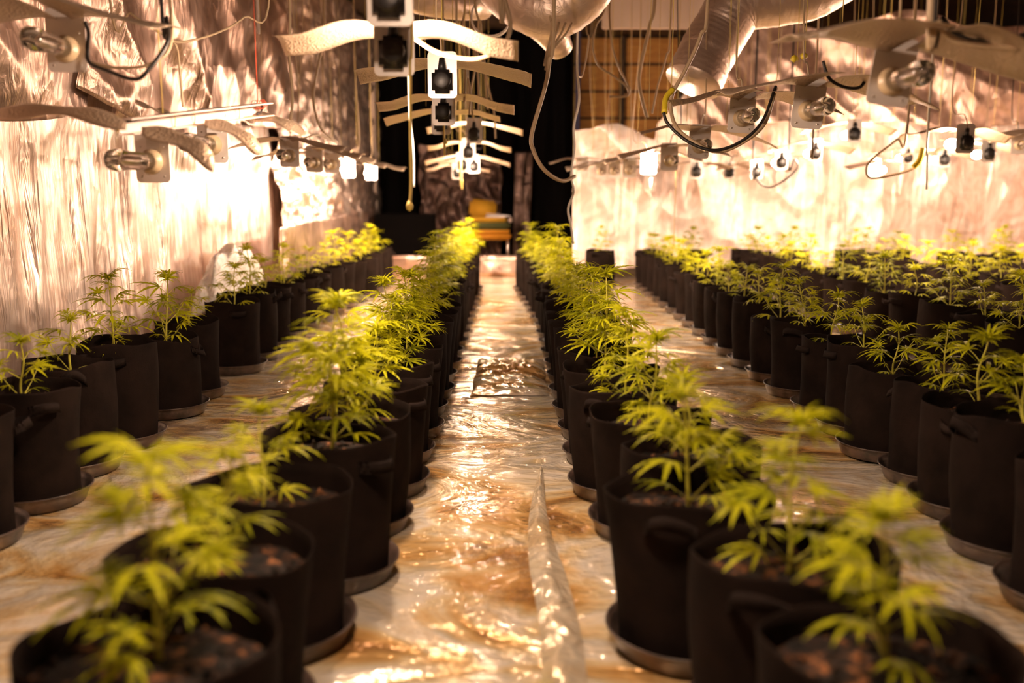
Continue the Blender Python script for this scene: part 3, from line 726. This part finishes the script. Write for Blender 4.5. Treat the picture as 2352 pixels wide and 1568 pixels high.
ribbon([(390, 262, 3.1), (350, 248, 3.1), (310, 232, 3.1)], [10, 6, 3], 0, 'reflector_wing', M['wing'], bar, bar.location)
for (x_, y_, D_, mm) in ((592, 238, 3.15, 'red_string'), (374, 262, 2.8, 'string')):
    q = MB(); e = LP(x_, y_, D_); q.tube([e, Vector((e.x, e.y, CEIL - bar.location.z))], .0016, 5); q.build('string', M[mm], bar)
# brackets holding the two bulbs to the bar
for (x_, y_, D_) in ((356, 320, 2.95), (492, 285, 3.42)):
    q = MB(); q.box(LP(x_, y_, D_), (.05, .012, .06)); q.build('bracket', M['plate'], bar, smooth=False)

# -------------------------------------------------- cables, cords and strings
def cord(pts, r, m, name, label, cat='cable', grp=None, n=8, top=False, end=False):
    w3 = [P(*p) for p in pts]
    if top or pts[0][1] < -10: w3.insert(0, Vector((w3[0].x, w3[0].y, CEIL)))
    if end or pts[-1][1] < -10: w3.append(Vector((w3[-1].x, w3[-1].y, CEIL)))
    q = MB(); q.tube(smooth_pts(w3, 7), r, n)
    return tag(q.build(name, M[m]), label, cat, grp)
cord([(195, 50, 2.75), (203, 75, 2.75), (201, 110, 2.72), (205, 143, 2.7), (240, 160, 2.65), (310, 182, 2.6), (345, 155, 2.6), (385, 95, 2.65), (383, 40, 2.7), (368, -30, 2.75)], .0055, 'cable_black', 'black_cable', 'thick black cable looping from the upper left lamp')
cord([(205, 143, 2.72), (260, 155, 2.68), (330, 152, 2.65), (380, 125, 2.68), (395, 80, 2.72), (392, 20, 2.76), (388, -40, 2.8)], .0045, 'cable_cream', 'cream_cable', 'cream cable running beside the upper left black loop')
cord([(395, 95, 3.2), (430, 95, 3.3), (500, 75, 3.5), (560, 40, 3.7), (620, -30, 3.9)], .004, 'cable_cream', 'cream_cable', 'cream cable rising from the upper left loop towards the red string')
cord([(250, -20, 3.2), (300, 30, 3.2), (350, 65, 3.2), (400, 98, 3.25), (412, 150, 3.3), (420, 245, 3.3)], .004, 'cable_cream', 'cream_cable', 'cream cable hanging down to the left end of the metal bar')
cord([(665, -20, 4.4), (663, 100, 4.4), (668, 170, 4.4), (672, 230, 4.4), (666, 285, 4.4)], .006, 'cable_cream', 'cream_cable', 'pair of cream cables hanging straight left of the crumpled foil')
cord([(745, 50, 6.0), (735, 130, 6.0), (720, 220, 6.0), (735, 290, 6.0), (775, 328, 6.2)], .007, 'cable_cream', 'cream_cable', 'cream cable curving down over the crumpled foil', top=True)
cord([(590, -20, 5), (592, 40, 5), (594, 78, 5)], .008, 'panel', 'cord_pull', 'short pale pull hanging at the top behind the red string', 'cord')
cord([(775, 328, 6.2), (730, 310, 5.8), (690, 322, 5.4)], .006, 'cable_cream', 'cream_cable', 'cream cable joining the small lamps of the left line')
# near middle
cord([(945, -30, 2.75), (942, 150, 2.75), (943, 300, 2.75), (944, 420, 2.75), (941, 470, 2.75)], .0042, 'string', 'pull_cord', 'blurred yellow pull cord hanging long below the near middle lamp', 'cord')
q = MB(); q.lathe([(.001, 0), (.009, .006), (.010, .016), (.004, .03)], 12, Matrix.Translation(P(941, 485, 2.75))); tag(q.build('cord_toggle', M['string']), 'round knob at the end of the long yellow pull cord', 'toggle')
cord([(938, 155, 3.2), (942, 260, 3.2), (950, 350, 3.2), (951, 430, 3.2)], .0038, 'cable_white', 'pull_cord', 'pale cord hanging beside the blurred yellow pull cord', 'cord', top=True)
cord([(955, 90, 3.0), (1000, 118, 3.0), (1060, 134, 3.0), (1110, 132, 3.0), (1155, 105, 3.0), (1172, 60, 3.0), (1160, 0, 3.0), (1150, -40, 3.0)], .0068, 'cable_cream', 'cream_cable', 'thick cream cable looping under the wide bright wing')
BL = ['leftmost cream cable of the bundle hanging over the middle lamps', 'cream cable second from left in the bundle over the middle lamps', 'cream cable third from left in the bundle over the middle lamps',
      'cream cable in the centre of the bundle over the middle lamps', 'cream cable right of centre in the bundle over the middle lamps', 'longest, rightmost cream cable of the bundle over the middle lamps', 'short cream cable crossing leftwards behind the bundle over the middle lamps']
for i, (x0, x1_, y1_, D_) in enumerate(((1058, 1066, 235, 5), (1070, 1078, 262, 5.4), (1080, 1086, 268, 5.8), (1092, 1098, 262, 6), (1104, 1120, 250, 6.4), (1112, 1138, 318, 6.6), (1098, 1072, 180, 5.2))):
    cord([(x0 + rnd.uniform(-14, 14), -30, D_), (x0 + rnd.uniform(-8, 8), 60, D_), ((x0 + x1_) / 2 + rnd.uniform(-9, 9), y1_ * .55, D_), (x1_ + rnd.uniform(-6, 6), y1_ * .8, D_), (x1_, y1_, D_)], .006, 'cable_cream', 'cream_cable', BL[i], grp='cream cables bundled over the middle lamps')
cord([(1272, 45, 4.6), (1262, 140, 4.6), (1252, 200, 4.6), (1222, 305, 4.6), (1225, 345, 4.6), (1250, 390, 4.6), (1290, 415, 4.7), (1320, 405, 4.8)], .0095, 'cable_cream', 'cream_cable', 'thick cream cable curving down in the dark gap towards the back foil', top=True)
for i in range(4):
    cord([(1262 + i * 22, -20, 5 + i * .1), (1268 + i * 14, 60, 5), (1256 + i * 4, 120, 5), (1250 + i * 3, 150 + i * 10, 4.95)], .006, 'cable_cream', 'cream_cable', ('leftmost cream cable in the tangle below the large silver duct', 'second cream cable from the left below the large silver duct', 'third cream cable from the left below the large silver duct', 'rightmost cream cable in the tangle below the large silver duct')[i], grp='cables below the silver duct')
cord([(1330, -20, 5.2), (1327, 80, 5.2), (1326, 160, 5.2), (1330, 230, 5.2), (1318, 290, 5.2), (1320, 340, 5.2), (1312, 400, 5.2), (1318, 440, 5.2), (1305, 480, 5.2), (1312, 520, 5.2), (1317, 560, 5.2)], .0058, 'cable_white', 'white_cord', 'wavy white cord hanging at the left edge of the back foil', 'cord')
cord([(1345, 20, 5.6), (1352, 90, 5.6), (1338, 170, 5.6), (1326, 175, 5.5)], .005, 'cable_cream', 'cream_cable', 'cream cable loop beside the wavy white cord', top=True)
cord([(1395, -20, 6), (1368, 60, 6), (1362, 110, 6), (1375, 150, 6), (1410, 175, 6), (1440, 200, 6), (1440, 220, 6), (1400, 222, 6)], .007, 'cable_cream', 'cream_cable', 'cream cable hanging in a loop before the orange planks')
cord([(1400, -20, 6.2), (1404, 90, 6.2), (1420, 150, 6.2), (1446, 205, 6.2), (1430, 222, 6.2)], .007, 'cable_cream', 'cream_cable', 'second cream cable hanging before the orange planks')
cord([(1505, -20, 5.6), (1492, 60, 5.6), (1474, 140, 5.6), (1468, 190, 5.6), (1478, 240, 5.6), (1486, 270, 5.6)], .0105, 'cable_cream', 'cream_cable', 'thick cream cable right of the orange planks')
cord([(1540, 60, 5.8), (1530, 130, 5.8), (1510, 200, 5.8), (1498, 260, 5.8)], .006, 'cable_cream', 'cream_cable', 'thin cream cable behind the thick one right of the planks', top=True)
cord([(1627, -20, 4.2), (1610, 80, 4.2), (1575, 160, 4.2), (1545, 215, 4.2), (1542, 260, 4.2), (1560, 300, 4.15), (1610, 335, 4.1), (1650, 348, 4.1), (1700, 330, 4.1), (1755, 285, 4.1), (1782, 200, 4.1)], .0085, 'cable_cream', 'cream_cable', 'long cream cable sweeping down around the right of the aisle')
cord([(1524, 258, 4.0), (1535, 285, 4.0), (1580, 325, 3.97), (1640, 345, 3.95), (1700, 326, 3.95), (1750, 280, 3.95), (1782, 198, 4.0)], .0065, 'cable_black', 'black_cable', 'black cable loop hanging before the sharp unlit lamps')
cord([(1546, 205, 4.12), (1530, 225, 4.1), (1526, 258, 4.05)], .013, 'yellow_tape', 'taped_joint', 'yellow tape wound around the cable above the black loop', 'tape')
cord([(1890, 140, 3.3), (1905, 180, 3.3), (1940, 200, 3.3), (1975, 200, 3.3), (1992, 175, 3.3)], .0055, 'cable_black', 'black_cable', 'short black cable hanging between the two largest unlit lamps')
cord([(2140, -30, 2.3), (2155, 50, 2.3), (2190, 90, 2.3), (2250, 105, 2.3), (2352, 110, 2.3), (2420, 90, 2.3)], .008, 'cable_cream', 'cream_cable', 'thick blurred cream cable in the upper right corner')
cord([(2150, -30, 2.35), (2165, 40, 2.35), (2215, 88, 2.35), (2280, 95, 2.35), (2352, 82, 2.35), (2420, 60, 2.35)], .007, 'cable_black', 'black_cable', 'blurred black cable beside the thick cream one, upper right corner')
cord([(1730, 352, 8), (1738, 410, 8), (1765, 430, 8), (1800, 415, 8), (1832, 385, 8), (1825, 365, 8), (1812, 352, 8)], .008, 'cable_black', 'thin_wire', 'thin dark wire loop against the bright back foil', 'wire', top=True, end=True)
cord([(2085, 280, 6), (2060, 320, 6), (2010, 360, 6), (1990, 385, 6), (2000, 408, 6), (2050, 402, 6), (2100, 385, 6), (2125, 350, 6), (2132, 290, 6)], .008, 'cable_cream', 'cream_cable', 'cream cable loop with yellow tape on the right', top=True, end=True)
cord([(2098, 384, 5.95), (2112, 368, 5.95), (2120, 340, 5.95)], .016, 'yellow_tape', 'taped_joint', 'yellow tape on the cream cable loop at the right', 'tape')
cord([(2132, 280, 5.6), (2130, 360, 5.6), (2128, 435, 5.6)], .006, 'cable_white', 'white_cord', 'pale cord hanging straight beside the yellow taped loop', 'cord', top=True)
cord([(1868, 300, 5.5), (1868, 340, 5.5), (1862, 362, 5.5)], .006, 'cable_cream', 'cream_cable', 'short cream cable hanging over a small black plug', top=True)
cord([(1496, 408, 7), (1494, 434, 7)], .009, 'cable_white', 'white_cord', 'short white cord end hanging below the glowing lamp', 'cord')
cord([(1058, 378, 8), (1061, 412, 8), (1061, 434, 8)], .009, 'string', 'pull_cord', 'short yellow cord hanging below the far middle lamps', 'cord', top=True)
cord([(1020, 300, 5.6), (1022, 318, 5.6), (1026, 330, 5.6)], .006, 'string', 'pull_cord', 'tiny yellow cord end below the first middle cluster', 'cord', top=True)
SL = ['thin string above the yellow taped joint right of the aisle', 'thin string above the sharp unlit lamp with the cable loop', 'thin string holding the bright yellow tape knot',
      'thin string in front of the upper right end of the bent duct', 'thin string hanging beside the thick cream cable right of the planks', 'thin string hanging before the orange planks',
      'blurred string above the largest unlit bulb, upper right', 'thin string above the sharp pale plate in the middle line', 'thin string just right of the sharp pale plate in the middle line',
      'thin string hanging in the dark gap right of the left crumpled foil', 'long string reaching down before the back foil, left of the right hand lamps', 'thin string above the tall black plug lamp on the right']
for i, (x_, y_, D_) in enumerate(((1542, 215, 4.3), (1692, 170, 4.3), (1849, 130, 3.7), (1935, 50, 4.0), (1490, 270, 5.3), (1404, 300, 6.5), (2045, 70, 2.8), (1015, 90, 3.85), (1040, 95, 4.9), (852, 330, 8.5), (1548, 560, 6.8), (1968, 270, 7.2))):
    p = P(x_, y_, D_); q = MB(); q.tube([p, Vector((p.x, p.y, CEIL))], .0019, 5)
    tag(q.build('hanging_string', M['string']), SL[i], 'string', 'thin strings hanging from the ceiling')
q = MB(); r = random.Random(3)
for (x_, y_) in ((1824, 136), (1846, 130)):
    c = P(x_, y_, 3.7)
    q.lathe([(.002, -.012), (.014, -.004), (.012, .008), (.002, .016)], 8, Matrix.Translation(c) @ Matrix.Rotation(r.uniform(0, 1), 4, 'X'), wob=lambda a, i: 1 + .3 * math.sin(3 * a + i))
tag(q.build('tape_knot', M['yellow_tape']), 'bright yellow tape knot on a string above the right reflectors', 'tape')

# -------------------------------------------------- ducts
def duct(pts, r, label, taper=None, D=None):
    pp = smooth_pts([P(*p) for p in pts], 16); q = MB(); n = len(pp)
    q.tube(pp, r, 28, radf=lambda t: (1 + .008 * math.sin(t * n * 1.9) + .05 * nz(t * 11, 1)) * (taper(t) if taper else 1))
    return tag(q.build('flexible_duct', M['duct']), label, 'duct')
duct([(1110, -110, 5.2), (1185, -25, 5.2), (1260, 12, 5.15), (1330, -30, 5.1), (1370, -130, 5.0)], .17, 'large silver flexible duct sagging at the top above the aisle')
duct([(1215, 20, 5.6), (1262, 70, 5.7), (1290, 115, 5.8)], .12, 'stub of silver duct tapering down below the large sagging one', lambda t: 1 - .4 * t)
duct([(2000, -110, 5.4), (1880, -30, 5.4), (1790, -8, 5.4), (1700, 10, 5.4), (1655, 70, 5.4), (1620, 130, 5.35), (1592, 190, 5.3)], .155, 'silver flexible duct bending down above the right of the aisle')
duct([(850, -60, 5.5), (940, -10, 5.6), (1040, 10, 5.8), (1110, 12, 6.0)], .085, 'thin silver duct running along the top left of the aisle')
q = MB(); c = P(1128, 42, 5.3)
for k in range(1): q.lathe([(.10, 0), (.108, .0), (.108, .035), (.10, .035), (.10, 0)], 28, Matrix.Translation(c) @ Matrix.Rotation(R(80), 4, 'X'), cap=False)
tag(q.build('duct_collar', M['plate']), 'round pale duct collar hanging beside the large sagging duct', 'collar')
q = MB(); p = P(1500, 14, 9.0); q.box(p, (.92, .06, .40), bev=.01)
pn = tag(q.build('pale_panel', M['panel'], smooth=False), 'pale flat panel hung at the top before the orange planks', 'panel')

# -------------------------------------------------- loose sheets on the floor
def cr(u, v):
    y = 4.55 + v * 1.0; x = -.20 + u * .38; e = math.sin(math.pi * u) ** .5 * math.sin(math.pi * v) ** .6
    z = .003 + e * max(0, .022 + .022 * ridg(x * 7 + y * 2, y * 9, 3) + .012 * ridg(x * 16, y * 22 + x * 9, 5))
    return (x + .02 * nz(y * 5, 1), y, z)
tag(sheet('crumpled_foil', M['floor'], 90, 160, cr, thick=0), 'crumpled ridge of golden foil lying across the aisle', 'foil')
def cs(u, v):
    y = 1.35 + v * 1.95; c = .095 + .015 * math.sin(y * 4) ; w_ = .012 + .062 * min(1, (3.3 - y) * 1.1) * (1 - .0 * v)
    x = c + (u - .5) * w_ * 1.25
    return (x, y, .004 + .010 * math.sin(math.pi * u) + .006 * ridg(x * 20, y * 13, 2) * math.sin(math.pi * u))
tag(sheet('plastic_strip', M['strip'], 24, 160, cs, thick=0), 'narrow wrinkled clear strip along the right side of the aisle', 'strip')
# white plastic bundle against the left wall
q = MB(); vs = []; fs = []; nu, nv = 48, 20
for j in range(nv + 1):
    th = math.pi * .5 * j / nv
    for k in range(nu):
        a = 2 * math.pi * k / nu; x, y, z = .115 * math.cos(th) ** .5 * math.cos(a), .74 * math.cos(th) ** .9 * math.sin(a), .58 * math.sin(th) ** .9
        s_ = 1 + .10 * nz(a * 1.5, th * 3, 2) + .05 * ridg(a * 3, th * 4, 6)
        vs.append((x * s_, y * s_, z * (s_ if z > .05 else 1)))
for j in range(nv):
    for k in range(nu):
        a, b2 = j * nu + k, j * nu + (k + 1) % nu; fs.append((a, b2, b2 + nu, a + nu))
tag(mobj('plastic_bundle', mesh('plastic_bundle', vs, fs, M['bag']), None, (WX + .24, 6.2, .005)), 'white crumpled plastic sack slumped behind the left row of pots', 'sack')

# drop handles far away? keep; final tidy: every top-level mesh/empty already tagged
